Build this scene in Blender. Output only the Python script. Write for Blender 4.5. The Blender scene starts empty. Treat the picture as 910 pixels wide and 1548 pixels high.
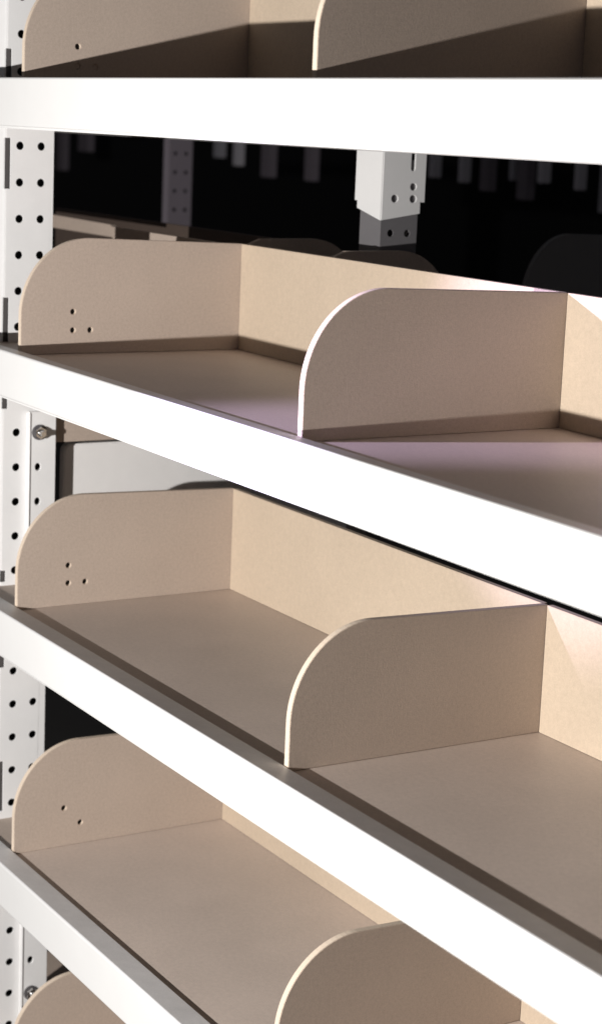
import bpy, bmesh, math, random
from mathutils import Vector, Matrix
random.seed(7)
C = bpy.context.scene.collection
scn = bpy.context.scene

# ---------------------------------------------------------------- camera
cam_d = bpy.data.cameras.new('camera')
cam = bpy.data.objects.new('camera', cam_d)
C.objects.link(cam)
M = Matrix(((0.52758, 0.84835, 0.04422), (-0.1787, 0.05994, 0.98208), (0.8305, -0.52602, 0.18322)))
mw = M.transposed().to_4x4()
mw.translation = (2.58502, -1.07329, 0.33863)
cam.matrix_world = mw
cam_d.sensor_fit = 'HORIZONTAL'
cam_d.sensor_width = 36
cam_d.lens = 2909.49 / 910 * 36
cam_d.shift_x = -(520.7 - 455) / 910
cam_d.shift_y = (739.4 - 774) / 910
cam_d.clip_start = 0.05
cam_d.clip_end = 100
cam_d.dof.use_dof = True
cam_d.dof.focus_distance = 2.4
cam_d.dof.aperture_fstop = 11
scn.camera = cam

# ---------------------------------------------------------------- world, lamps, exposure
w = bpy.data.worlds.new('World')
scn.world = w
w.use_nodes = True
w.node_tree.nodes['Background'].inputs[0].default_value = (0.95, 0.93, 1.0, 1)
w.node_tree.nodes['Background'].inputs[1].default_value = 0.06
scn.view_settings.view_transform = 'Standard'
scn.view_settings.look = 'None'
scn.view_settings.exposure = 0
scn.view_settings.gamma = 1

def lamp(name, kind, loc, power, col, radius, target=None, size=None, blend=1.0):
    d = bpy.data.lights.new(name, kind)
    d.energy = power; d.color = col; d.shadow_soft_size = radius
    o = bpy.data.objects.new(name, d); C.objects.link(o); o.location = loc
    if target is not None:
        o.rotation_euler = (Vector(target) - Vector(loc)).to_track_quat('-Z', 'Y').to_euler()
    if size:
        d.spot_size = math.radians(size); d.spot_blend = blend
    return o
lamp('aisle_lamp', 'POINT', (1.08, -1.72, -0.030), 275, (1.0, 0.972, 0.945), 0.012)
lamp('spot_lamp', 'SPOT', (0.216, -1.9, 0.44), 520, (0.72, 0.63, 1.0), 0.012, (0.76, 0.2, 0.06), 16, 0.9)

# ---------------------------------------------------------------- materials
def mat(name, col, rough=0.5, metal=0.0, noise=0.0, nscale=40, bump=0.0, bscale=400, coat=0.0, big=0.0, spec=0.5):
    m = bpy.data.materials.new(name); m.use_nodes = True
    nt = m.node_tree; N = nt.nodes; L = nt.links
    b = N['Principled BSDF']
    b.inputs['Roughness'].default_value = rough
    b.inputs['Metallic'].default_value = metal
    b.inputs['Specular IOR Level'].default_value = spec
    b.inputs['Coat Weight'].default_value = coat
    tc = N.new('ShaderNodeTexCoord')
    def nz(scale, detail=4, r=0.6):
        n = N.new('ShaderNodeTexNoise'); n.inputs['Scale'].default_value = scale
        n.inputs['Detail'].default_value = detail; n.inputs['Roughness'].default_value = r
        L.new(tc.outputs['Object'], n.inputs['Vector']); return n
    if noise or big:
        a = nz(nscale); g = nz(4.5, 3); fine = nz(620, 2, 0.8)
        def mul(src, amt, fac):
            mr = N.new('ShaderNodeMapRange')
            mr.inputs['From Min'].default_value = 0.25; mr.inputs['From Max'].default_value = 0.75
            mr.inputs['To Min'].default_value = 1 - amt; mr.inputs['To Max'].default_value = 1 + amt
            L.new(src.outputs['Fac'], mr.inputs['Value']); return mr.outputs['Result']
        x = N.new('ShaderNodeMath'); x.operation = 'MULTIPLY'
        L.new(mul(a, noise, 1), x.inputs[0]); L.new(mul(g, big, 1), x.inputs[1])
        y = N.new('ShaderNodeMath'); y.operation = 'MULTIPLY'
        L.new(x.outputs[0], y.inputs[0]); L.new(mul(fine, noise * 1.6, 1), y.inputs[1])
        v = N.new('ShaderNodeVectorMath'); v.operation = 'SCALE'
        v.inputs[0].default_value = col
        L.new(y.outputs[0], v.inputs['Scale'])
        L.new(v.outputs['Vector'], b.inputs['Base Color'])
    else:
        b.inputs['Base Color'].default_value = (*col, 1)
    if bump:
        n2 = nz(bscale, 3, 0.7)
        bp = N.new('ShaderNodeBump'); bp.inputs['Strength'].default_value = bump
        bp.inputs['Distance'].default_value = 0.0006
        L.new(n2.outputs['Fac'], bp.inputs['Height']); L.new(bp.outputs['Normal'], b.inputs['Normal'])
    return m
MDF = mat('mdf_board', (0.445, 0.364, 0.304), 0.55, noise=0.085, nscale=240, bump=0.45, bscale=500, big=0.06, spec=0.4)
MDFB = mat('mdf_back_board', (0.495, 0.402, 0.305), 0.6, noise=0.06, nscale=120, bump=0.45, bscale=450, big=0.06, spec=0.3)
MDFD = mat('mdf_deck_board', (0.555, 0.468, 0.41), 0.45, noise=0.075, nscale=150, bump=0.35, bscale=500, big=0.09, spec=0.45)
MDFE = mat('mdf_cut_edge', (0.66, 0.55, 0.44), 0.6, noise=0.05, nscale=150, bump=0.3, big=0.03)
WHITE = mat('white_powder_coat', (0.67, 0.667, 0.66), 0.42, noise=0.012, nscale=25, bump=0.12, bscale=300, big=0.02)
POSTW = mat('white_post_paint', (0.80, 0.795, 0.79), 0.45, noise=0.02, nscale=30, bump=0.15, bscale=300, big=0.03)
GREYP = mat('grey_panel_paint', (0.80, 0.785, 0.77), 0.5, noise=0.02, nscale=30, bump=0.1, big=0.03)
GTOP = mat('grey_satin_coat', (0.70, 0.695, 0.70), 0.42, noise=0.05, nscale=60, bump=0.15, bscale=60, big=0.12)
STEEL = mat('zinc_steel', (0.62, 0.61, 0.60), 0.22, metal=1.0)
DARKST_UNDER = mat('dark_steel_and_underside', (0.09, 0.085, 0.09), 0.5, noise=0.05, nscale=30, big=0.08)
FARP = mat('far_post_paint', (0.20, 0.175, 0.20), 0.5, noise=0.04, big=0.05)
BLACK = mat('black_backdrop', (0.006, 0.006, 0.007), 0.9)
FLOORM = mat('dark_floor', (0.05, 0.048, 0.045), 0.7, noise=0.1, nscale=5, big=0.1)

# ---------------------------------------------------------------- mesh helpers
def obj(name, bm, m, parent=None, m2=None):
    bmesh.ops.recalc_face_normals(bm, faces=bm.faces)
    me = bpy.data.meshes.new(name); bm.to_mesh(me); bm.free()
    for k in (m if isinstance(m, (list, tuple)) else [m]): me.materials.append(k)
    o = bpy.data.objects.new(name, me); C.objects.link(o)
    if parent is not None: o.parent = parent
    return o

def thing(name, label, cat, loc=(0, 0, 0), group=None):
    o = bpy.data.objects.new(name, None); C.objects.link(o); o.location = loc
    o.empty_display_size = 0.05
    o['label'] = label; o['category'] = cat
    if group: o['group'] = group
    return o

def add_box(bm, x0, x1, y0, y1, z0, z1, bev=0.0):
    t = bmesh.new()
    r = bmesh.ops.create_cube(t, size=1)
    bmesh.ops.scale(t, vec=(x1 - x0, y1 - y0, z1 - z0), verts=t.verts)
    bmesh.ops.translate(t, vec=((x0 + x1) / 2, (y0 + y1) / 2, (z0 + z1) / 2), verts=t.verts)
    if bev: bmesh.ops.bevel(t, geom=t.edges[:], offset=bev, segments=2, affect='EDGES')
    me = bpy.data.meshes.new('t'); t.to_mesh(me); t.free(); bm.from_mesh(me); bpy.data.meshes.remove(me)
def box(*a, **k):
    bm = bmesh.new(); add_box(bm, *a, **k); return bm

def circle(cy, cz, r, n=20, rz=None):
    rz = rz or r
    return [(cy + r * math.cos(2 * math.pi * i / n), cz + rz * math.sin(2 * math.pi * i / n)) for i in range(n)]

def plate(outer, holes, x, th, bev=0.0, mapf=None, edge_mat=False):
    """a sheet in the YZ plane whose +X face lies at x, th thick, with holes cut through"""
    mapf = mapf or (lambda a, b, c: (a, b, c))
    bm = bmesh.new(); edges = []; loops = []
    for lp in [outer] + list(holes):
        vs = [bm.verts.new((0, p[0], p[1])) for p in lp]
        es = [bm.edges.new((vs[i], vs[(i + 1) % len(vs)])) for i in range(len(vs))]
        edges += es; loops.append(es)
    bmesh.ops.triangle_fill(bm, edges=edges, use_beauty=True)
    faces = bm.faces[:]
    r = bmesh.ops.extrude_face_region(bm, geom=faces)
    nv = [g for g in r['geom'] if isinstance(g, bmesh.types.BMVert)]
    bmesh.ops.translate(bm, vec=(-th, 0, 0), verts=nv)
    bmesh.ops.recalc_face_normals(bm, faces=bm.faces)
    if bev:
        es = []
        for e in bm.edges:
            if len(e.link_faces) == 2:
                n0, n1 = e.link_faces[0].normal, e.link_faces[1].normal
                if abs(n0.dot(n1)) < 0.3 and (abs(n0.x) > .9 or abs(n1.x) > .9): es.append(e)
        bmesh.ops.bevel(bm, geom=es, offset=bev, segments=2, affect='EDGES')
    bm.normal_update()
    for f in bm.faces:
        if edge_mat and abs(f.normal.x) < 0.5: f.material_index = 1
    for v in bm.verts:
        v.co = mapf(v.co.x + x, v.co.y, v.co.z)
    return bm

def add_cyl(bm, p, axis, r0, r1, h, n=24):
    t = bmesh.new()
    bmesh.ops.create_cone(t, cap_ends=True, segments=n, radius1=r0, radius2=r1, depth=h)
    q = Vector(axis).to_track_quat('Z', 'Y').to_matrix()
    for v in t.verts: v.co = q @ (v.co + Vector((0, 0, h / 2))) + Vector(p)
    me = bpy.data.meshes.new('t'); t.to_mesh(me); t.free(); bm.from_mesh(me); bpy.data.meshes.remove(me)

def smooth(o, ang=35):
    for p in o.data.polygons: p.use_smooth = True
    try:
        o.data.set_sharp_from_angle(angle=math.radians(ang))
    except Exception: pass

# ---------------------------------------------------------------- dimensions
D, W, T, B, HB = 0.3587, 0.7957, 0.0125, 0.0422, 0.0663
TIN = 0.0064                  # the inner edge of the beam's top lies lower
Z = [0.3779, 0.0, -0.380, -0.7617, -1.143]
TH = 0.0095
XL, XR = -0.19, 2.45          # the bay built in front

def div_profile(depth=D, z_front=0.1680, z_back=0.1617):
    pts = [(0, 0.0)]
    for i in range(0, 25):
        a = math.pi - i / 24 * math.pi / 2
        pts.append((0.105 + 0.105 * math.cos(a), 0.055 + (z_front - .055) * math.sin(a)))
    pts += [(depth, z_back), (depth, 0.0)]
    return pts

# ---------------------------------------------------------------- setting
bm = box(-9, 7, -5, 9, -1.62, -1.6)
f = obj('floor', bm, FLOORM); f['kind'] = 'structure'
bm = box(-9, 7, 8.0, 8.1, -1.6, 3.4)
f = obj('back_wall', bm, BLACK); f['kind'] = 'structure'
bm = box(-9.1, -9.0, -5, 8.0, -1.6, 3.4)
f = obj('side_wall', bm, BLACK); f['kind'] = 'structure'

# ---------------------------------------------------------------- front rack: posts and beams
rack = thing('storage_rack', 'white powder coated steel rack with five front beams and perforated post', 'rack', (0, 0, -1.6))
def part(name, bm, m, parent=rack):
    o = obj(name, bm, m, None); o.parent = parent
    if parent.parent is None: o.matrix_parent_inverse = Matrix.Translation(-Vector(parent.location))
    return o

def beam_mesh(z, y_out=-B, y_in=0.0, x0=XL, x1=XR, flip=1):
    r = 0.0032
    prof = []
    def arc(cy, cz, a0, a1, n=5, rr=r):
        for i in range(n + 1):
            a = math.radians(a0 + (a1 - a0) * i / n)
            prof.append((cy + rr * math.cos(a), cz + rr * math.sin(a)))
    zt, zb = z + T, z + T - HB
    arc(y_out + r, zt - r, 180, 90)
    arc(y_in - .0022, z + TIN - .0022, 82, 0, 4, .0022)
    prof += [(y_in, z - 0.012), (y_in - 0.006, z - 0.012), (y_in - 0.006, zb + 0.001)]
    prof += [(y_out + 0.010, zb - 0.0028), (y_out + 0.0048, zb - 0.0028), (y_out + 0.0048, zb + 0.0006)]
    arc(y_out + r, zb + r, 250, 180, 4)
    bm = bmesh.new()
    a = [bm.verts.new((x0, p[0], p[1])) for p in prof]
    b = [bm.verts.new((x1, p[0], p[1])) for p in prof]
    n = len(prof)
    for i in range(n):
        f_ = bm.faces.new((a[i], a[(i + 1) % n], b[(i + 1) % n], b[i]))
        if prof[i][1] > z + TIN - .0008 and prof[(i + 1) % n][1] > z + TIN - .0008 and prof[(i + 1) % n][0] > y_out + .0022: f_.material_index = 1
    bm.faces.new(a); bm.faces.new(b[::-1])
    if flip < 0:
        for v in bm.verts: v.co.y = (D + 0.0) - v.co.y + 0.012
    return bm
for i, z in enumerate(Z):
    o = part('front_beam', beam_mesh(z), [WHITE, GTOP])
for z in Z:
    o = part('rear_beam', beam_mesh(z - .009, flip=-1, x0=-1.3 if z > -.1 else XL), [POSTW, GTOP])

# the perforated post at the left end of the bay
XP, YP0, YP1 = -0.150, 0.0375, 0.1133
PITCH = 0.0543
def post_with_holes(x, y0, y1, zb, zt, zref, cols, parent, m=POSTW, pitch=PITCH, notches=(), r=0.0062, flange=0.062):
    root = part('post', *post_face(x, y0, y1, zb, zt, zref, cols, m, pitch, notches, r), parent)
    return root
def post_face(x, y0, y1, zb, zt, zref, cols, m, pitch, notches, r):
    # outline with the cut-outs along the front edge
    pts = [(y1, zb), (y1, zt)]
    cur = zt
    for (a, b) in sorted(notches, reverse=True):
        pts += [(y0, cur)] if cur != a else []
        pts += [(y0, b), (y0 + .0065, b), (y0 + .0065, a), (y0, a)]
        cur = a
    pts += [(y0, zb)]
    # remove duplicate successive points
    q = []
    for p in pts:
        if not q or (abs(p[0] - q[-1][0]) + abs(p[1] - q[-1][1])) > 1e-6: q.append(p)
    holes = []
    k = int(math.ceil((zb + .02 - zref) / pitch))
    z = zref + k * pitch
    while z < zt - .02:
        for c in cols: holes.append(circle(c, z, r, 18))
        z += pitch
    return plate(q, holes, x, 0.0022), m
zref = 0.295
notch = [(0.231, 0.306), (0.0, 0.068), (-0.102, -0.064), (-0.374, -0.356), (-0.512, -0.464), (-0.749, -0.666), (0.376, 0.436), (-0.904, -0.844)]
post = part('post', *post_face(XP, YP0, YP1, -1.6, 0.72, zref, (0.059, 0.093), POSTW, PITCH, notch, 0.0063))
# the post's flanges, then dark fills standing in for shade inside
bm = bmesh.new()
add_box(bm, XP - .062, XP - .0085, YP0 - .0015, YP0 + .0007, -1.6, 0.72)
ns = sorted(notch); edges_ = [-1.6] + [v for n_ in ns for v in n_] + [0.72]
for k in range(0, len(edges_), 2):
    add_box(bm, XP - .0088, XP - .0004, YP0 - .0013, YP0 + .0004, edges_[k] + .0002, edges_[k + 1] - .0002)
part('post_flange', bm, POSTW, post)
bm = box(XP - .062, XP - .0024, YP1 - .0022, YP1 - .0002, -1.6, 0.72)
part('post_flange', bm, POSTW, post)
bm = box(XP - .024, XP - .0100, YP0 + .0088, YP1 - .003, -1.6, 0.72)
part('post_shade_backing', bm, BLACK, post)  # black sheet makes the holes look dark inside
bm = box(XP - .0105, XP - .0095, YP0 + .0006, YP0 + .0085, -1.6, 0.72)
part('slot_shade', bm, mat('slot_shade_grey', (.09, .082, .08), .5), post)  # grey strip put in for the dimness inside the slots
# splice plates with their bolts
def splice(z0, z1, zb_):
    holes = []
    k = math.floor((z1 - zref) / PITCH); z = zref + k * PITCH
    while z > z0 + .01:
        if abs(z - zb_) > .02 and z < z1 - .012: holes.append(circle(0.092, z, 0.0046, 16, 0.0060))
        z -= PITCH
    s = part('splice_plate', plate([(0.078, z0), (0.1213, z0), (0.1213, z1), (0.078, z1)], holes, XP + .0075, .0030, bev=.0007), POSTW, post)
    bm = bmesh.new()
    add_box(bm, XP + .0003, XP + .0095, 0.0750, 0.0795, z0, z1 + .0, bev=.0018)
    add_box(bm, XP - .045, XP + .0045, 0.1193, 0.1221, z0, z1 - .0002)
    part('plate_fold', bm, POSTW, s)
    bm = bmesh.new()
    p = Vector((XP + .0070, 0.0932, zb_))
    add_cyl(bm, p, (1, 0, 0), .0120, .0120, .0024, 32)
    w_ = part('washer', bm, DARKST_UNDER, s)
    bm = bmesh.new()
    add_cyl(bm, p + Vector((.0024, 0, 0)), (1, 0, 0), .0100, .0092, .0075, 6)
    add_cyl(bm, p + Vector((.0099, 0, 0)), (1, 0, 0), .0056, .0040, .0085, 20)
    b = part('bolt', bm, STEEL, s); smooth(b, 30)
splice(-0.474, -0.107, zref - 8 * PITCH)
splice(-1.50, -0.864, -1.065)
# ---------------------------------------------------------------- MDF trays
ORD = ['topmost', 'second from the top', 'middle', 'fourth from the top', 'lowest']
TXT = ['pale brown fibreboard tray on the topmost white beam, cut off by the photo\'s top edge',
       'pale brown fibreboard tray on the second beam down, lilac light on its deck',
       'pale brown fibreboard tray on the middle beam, wide dark shadow strip behind the beam edge',
       'pale brown fibreboard tray on the fourth beam down, one of its three end holes plugged',
       'pale brown fibreboard tray at the bottom left corner, only a rounded end showing']
def hole_set(plug=False):
    hs = [circle(.0812, .0612, .0042, 14), circle(.1088, .034, .0042, 14)]
    if not plug: hs.append(circle(.0814, .034, .0042, 14))
    return hs
for i, z in enumerate(Z):
    t = thing('shelf_tray', TXT[i], 'shelf tray', (0, 0, z), 'fibreboard trays on the rack beams')
    # deck: one board for each compartment, a hairline joint under each divider
    for (x0, x1) in ((-0.012, W - .0058), (W - .0048, XR)):
        bm = box(x0, x1, 0.0012, D + .009, -.016, 0, bev=.0006)
        for f_ in bm.faces:
            if f_.normal.z < -.9: f_.material_index = 1  # underside darkened to cut light bouncing onto the shelf below
        obj('deck', bm, [MDFD, DARKST_UNDER], t)
    for (x0, x1) in ((0.0003, W - .0103), (W + .0005, XR)):
        zt = 0.1617
        bm = box(x0, x1, D, D + .009, .0004, zt, bev=.0005)
        for f_ in bm.faces:
            if f_.normal.z > .9: f_.material_index = 1
        obj('back_panel', bm, [MDFB, MDFE], t)
    p = plate(div_profile(), hole_set(i == 3), 0, TH, bev=.0006, edge_mat=True)
    o = obj('end_panel', p, [MDF, MDFE], t); o.location = (0, .0015, .0004)
    for (sy, sz) in ((.0812, .0612), (.1088, .034)) + (() if i == 3 else ((.0814, .034),)):
        if i == 0 and sz < .05:  # fillings added so these holes look faint, as in shade
            q = bmesh.new(); add_cyl(q, (-.005, sy, sz), (1, 0, 0), .0038, .0038, .0034, 16)
            obj('hole_plug', q, MDF, o); continue
        q = bmesh.new(); add_cyl(q, (-.0075, sy, sz), (1, 0, 0), .0041, .0041, .0030, 16)
        obj('hole_shade', q, BLACK, o)  # black disc stands in for the shade in the hole
    if i == 3:
        q = bmesh.new(); add_cyl(q, (-.005, .0814, .034), (1, 0, 0), .0035, .0035, .0032, 16)
        obj('hole_plug', q, MDF, o)
    for n_, x in enumerate((W,)):
        p = plate(div_profile(), [], 0, TH, bev=.0006, edge_mat=True)
        o = obj('divider', p, [MDF, MDFE], t); o.location = (x, .0015, .0004)

# neighbouring bay to the left, seen past the post
for i, z in enumerate(Z):
    t = thing('neighbour_tray', 'fibreboard tray of the next bay, seen past the perforated post on ' + ['the topmost', 'the second', 'the middle', 'the fourth', 'the lowest'][i] + ' level', 'shelf tray', (-0.014, 0, z), 'fibreboard trays of the next bay')
    obj('deck', box(-1.3 if i < 2 else -.42, -.002, .0012, D + .009, -.016, 0), MDF, t)
    if i < 2: obj('back_panel', box(-.445 if i else -1.3, -.012, D, D + .009, .0004, .158), MDF, t)
    
# ---------------------------------------------------------------- grey side panel in the next bay, under shelf two
t = thing('grey_side_panel', 'light grey metal end panel with rounded corner standing behind the middle tray', 'panel', (-0.172, 0, Z[2]))
def rounded(y0, y1, z0, z1, r):
    pts = [(y0, z0)]
    for k in range(7):
        a = math.pi - k / 6 * math.pi / 2
        pts.append((y0 + r + r * math.cos(a), z1 - r + r * math.sin(a)))
    return pts + [(y1, z1), (y1, z0)]
o = obj('panel_sheet', plate(rounded(.1485, .70, .0006, .2138, .012), [], 0, .018, bev=.002), GREYP, t)
# board under the second deck
t = thing('cross_board', 'brown fibreboard strip under the second shelf, above the grey panel', 'board', (-0.156, 0, 0))
obj('board', plate([(.1225, -.1590), (.355, -.1590), (.355, -.0785), (.1225, -.0785)], [], 0, .012), MDF, t)

# ---------------------------------------------------------------- rear rack
rr = thing('rear_post', 'white box post with bracket sleeve behind the second shelf, lower half coloured dark for shade', 'post', (0.2, 0.4785, -1.6))
def rp(name, bm, m, parent=rr): return part(name, bm, m, parent)
STUB = mat('shaded_stub_paint', (0.13, 0.125, 0.13), 0.5, noise=0.04, big=0.06)  # dark tone paints the shadow on the white post's lower part
holes = [circle(.502, .2437, .0055, 18), circle(.5345, .2437, .0055, 18), circle(.534, .2615, .0052, 18)]
slotp = []
for k in range(9): slotp.append((.5320 + .0032 * math.cos(math.pi * k / 8), .310 + .0032 * math.sin(math.pi * k / 8)))
for k in range(9): slotp.append((.5320 - .0032 * math.cos(math.pi * k / 8), .288 - .0032 * math.sin(math.pi * k / 8)))
holes.append(slotp)
s = rp('bracket_sleeve', plate([(.4795, .2115), (.548, .2225), (.548, .239), (.5555, .239), (.5555, .70), (.4795, .70)], holes, .2, .003, bev=.0008), WHITE)
def mp(x_, a, b): return (a, .4785 + (0.2 - x_) * 1.0, b)
s2 = rp('bracket_sleeve', plate([(.199, .2115), (.1345, .2265), (.1345, .2375), (.1275, .2375), (.1275, .70), (.199, .70)], [], .2, .003, mapf=mp), WHITE)
lh = []
z = .2437 - .0508
while z > -1.5:
    lh += [circle(.4994, z, .0055, 18), circle(.529, z, .0055, 18)]; z -= .0508
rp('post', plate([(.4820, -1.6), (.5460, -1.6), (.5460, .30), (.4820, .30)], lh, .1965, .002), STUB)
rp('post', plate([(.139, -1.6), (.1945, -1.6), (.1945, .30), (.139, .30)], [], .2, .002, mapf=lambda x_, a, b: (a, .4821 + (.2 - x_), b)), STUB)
rp('post_shade_backing', box(.139, .194, .5435, .5455, -1.6, .30), STUB)

# rear trays, in the shade
def rear_prof(d, zt):
    pts = [(0.0, 0.0), (0.0, zt - .012), (0.025, zt - .001)]
    y1 = d; r = .09
    for k in range(13):
        a = math.pi / 2 - k / 12 * math.pi / 2
        pts.append((y1 - r + r * math.cos(a), zt - r + r * math.sin(a)))
    pts += [(y1, 0)]
    return pts
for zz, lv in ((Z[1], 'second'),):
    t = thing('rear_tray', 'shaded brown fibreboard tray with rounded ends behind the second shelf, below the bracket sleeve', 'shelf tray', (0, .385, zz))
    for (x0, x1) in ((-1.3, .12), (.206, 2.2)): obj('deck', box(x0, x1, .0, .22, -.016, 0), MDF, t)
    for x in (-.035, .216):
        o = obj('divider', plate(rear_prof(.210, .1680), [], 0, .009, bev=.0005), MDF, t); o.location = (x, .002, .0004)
    obj('back_board', box(-1.25, -.30, .212, .220, .0004, .150), mat('shaded_board', (.085, .062, .05), .6, noise=.06), t)  # board coloured dark to look shaded
    if zz == 0:
        o = obj('back_board', plate([(-1.25, .130), (-.604, .130), (-.604, .141), (-.608, .147), (-.62, .152), (-1.25, .158)], [], 0, .009,
                                    mapf=lambda x_, a, b: (a, .045 - x_, b)), MDF, t)
        o.location = (0, 0, .0004)

FARL = mat('far_lit_flange', (0.34, 0.30, 0.34), 0.4)  # post paint made lighter on this face to look lit
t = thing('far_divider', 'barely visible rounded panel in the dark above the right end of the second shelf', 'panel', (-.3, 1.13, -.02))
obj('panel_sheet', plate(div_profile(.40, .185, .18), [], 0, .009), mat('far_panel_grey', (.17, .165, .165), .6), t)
# ---------------------------------------------------------------- racks across the far aisles
def far_rack(cx, y, zs, xs, name, label, hi=0.75, sc=1.0, flange=.06):
    t = thing(name, label, 'rack', (cx, y, -1.6), 'racks in the dark beyond')
    for x in xs:
        holes = []
        z = -0.4
        while z < hi - .03:
            holes += [circle(.02, z, .006, 10), circle(.055, z, .006, 10)]; z += .0543
        o = obj('post', plate([(0, -1.6), (.075, -1.6), (.075, hi), (0, hi)], holes, 0, .003), FARP, t)
        o.location = (x - cx, 0, 1.6)
        o2 = obj('post_flange', box(-.035, -.0035, -.001, .002, -1.6, hi), FARL, o)
    return t
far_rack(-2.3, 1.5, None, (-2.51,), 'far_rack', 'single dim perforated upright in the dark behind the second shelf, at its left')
t = thing('far_rack', 'rack deep in the dark, only faint uprights cut off where shade begins, under the top beam', 'rack', (-4, 3.2, -1.6), 'racks in the dark beyond')
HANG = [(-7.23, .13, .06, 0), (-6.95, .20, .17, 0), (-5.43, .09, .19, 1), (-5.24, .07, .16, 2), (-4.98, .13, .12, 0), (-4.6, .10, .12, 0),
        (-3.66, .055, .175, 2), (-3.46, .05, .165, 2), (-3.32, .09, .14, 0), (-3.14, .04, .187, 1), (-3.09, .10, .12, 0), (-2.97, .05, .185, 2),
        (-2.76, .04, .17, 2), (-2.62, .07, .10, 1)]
FM = [FARP, mat('far_dim_lit', (.42, .41, .45)), mat('far_pale_lit', (.6, .58, .62))]  # brightness of the distant light put into the paint colours
for (x, wd, zb, k) in HANG:  # lower ends cut where shade would hide the rest
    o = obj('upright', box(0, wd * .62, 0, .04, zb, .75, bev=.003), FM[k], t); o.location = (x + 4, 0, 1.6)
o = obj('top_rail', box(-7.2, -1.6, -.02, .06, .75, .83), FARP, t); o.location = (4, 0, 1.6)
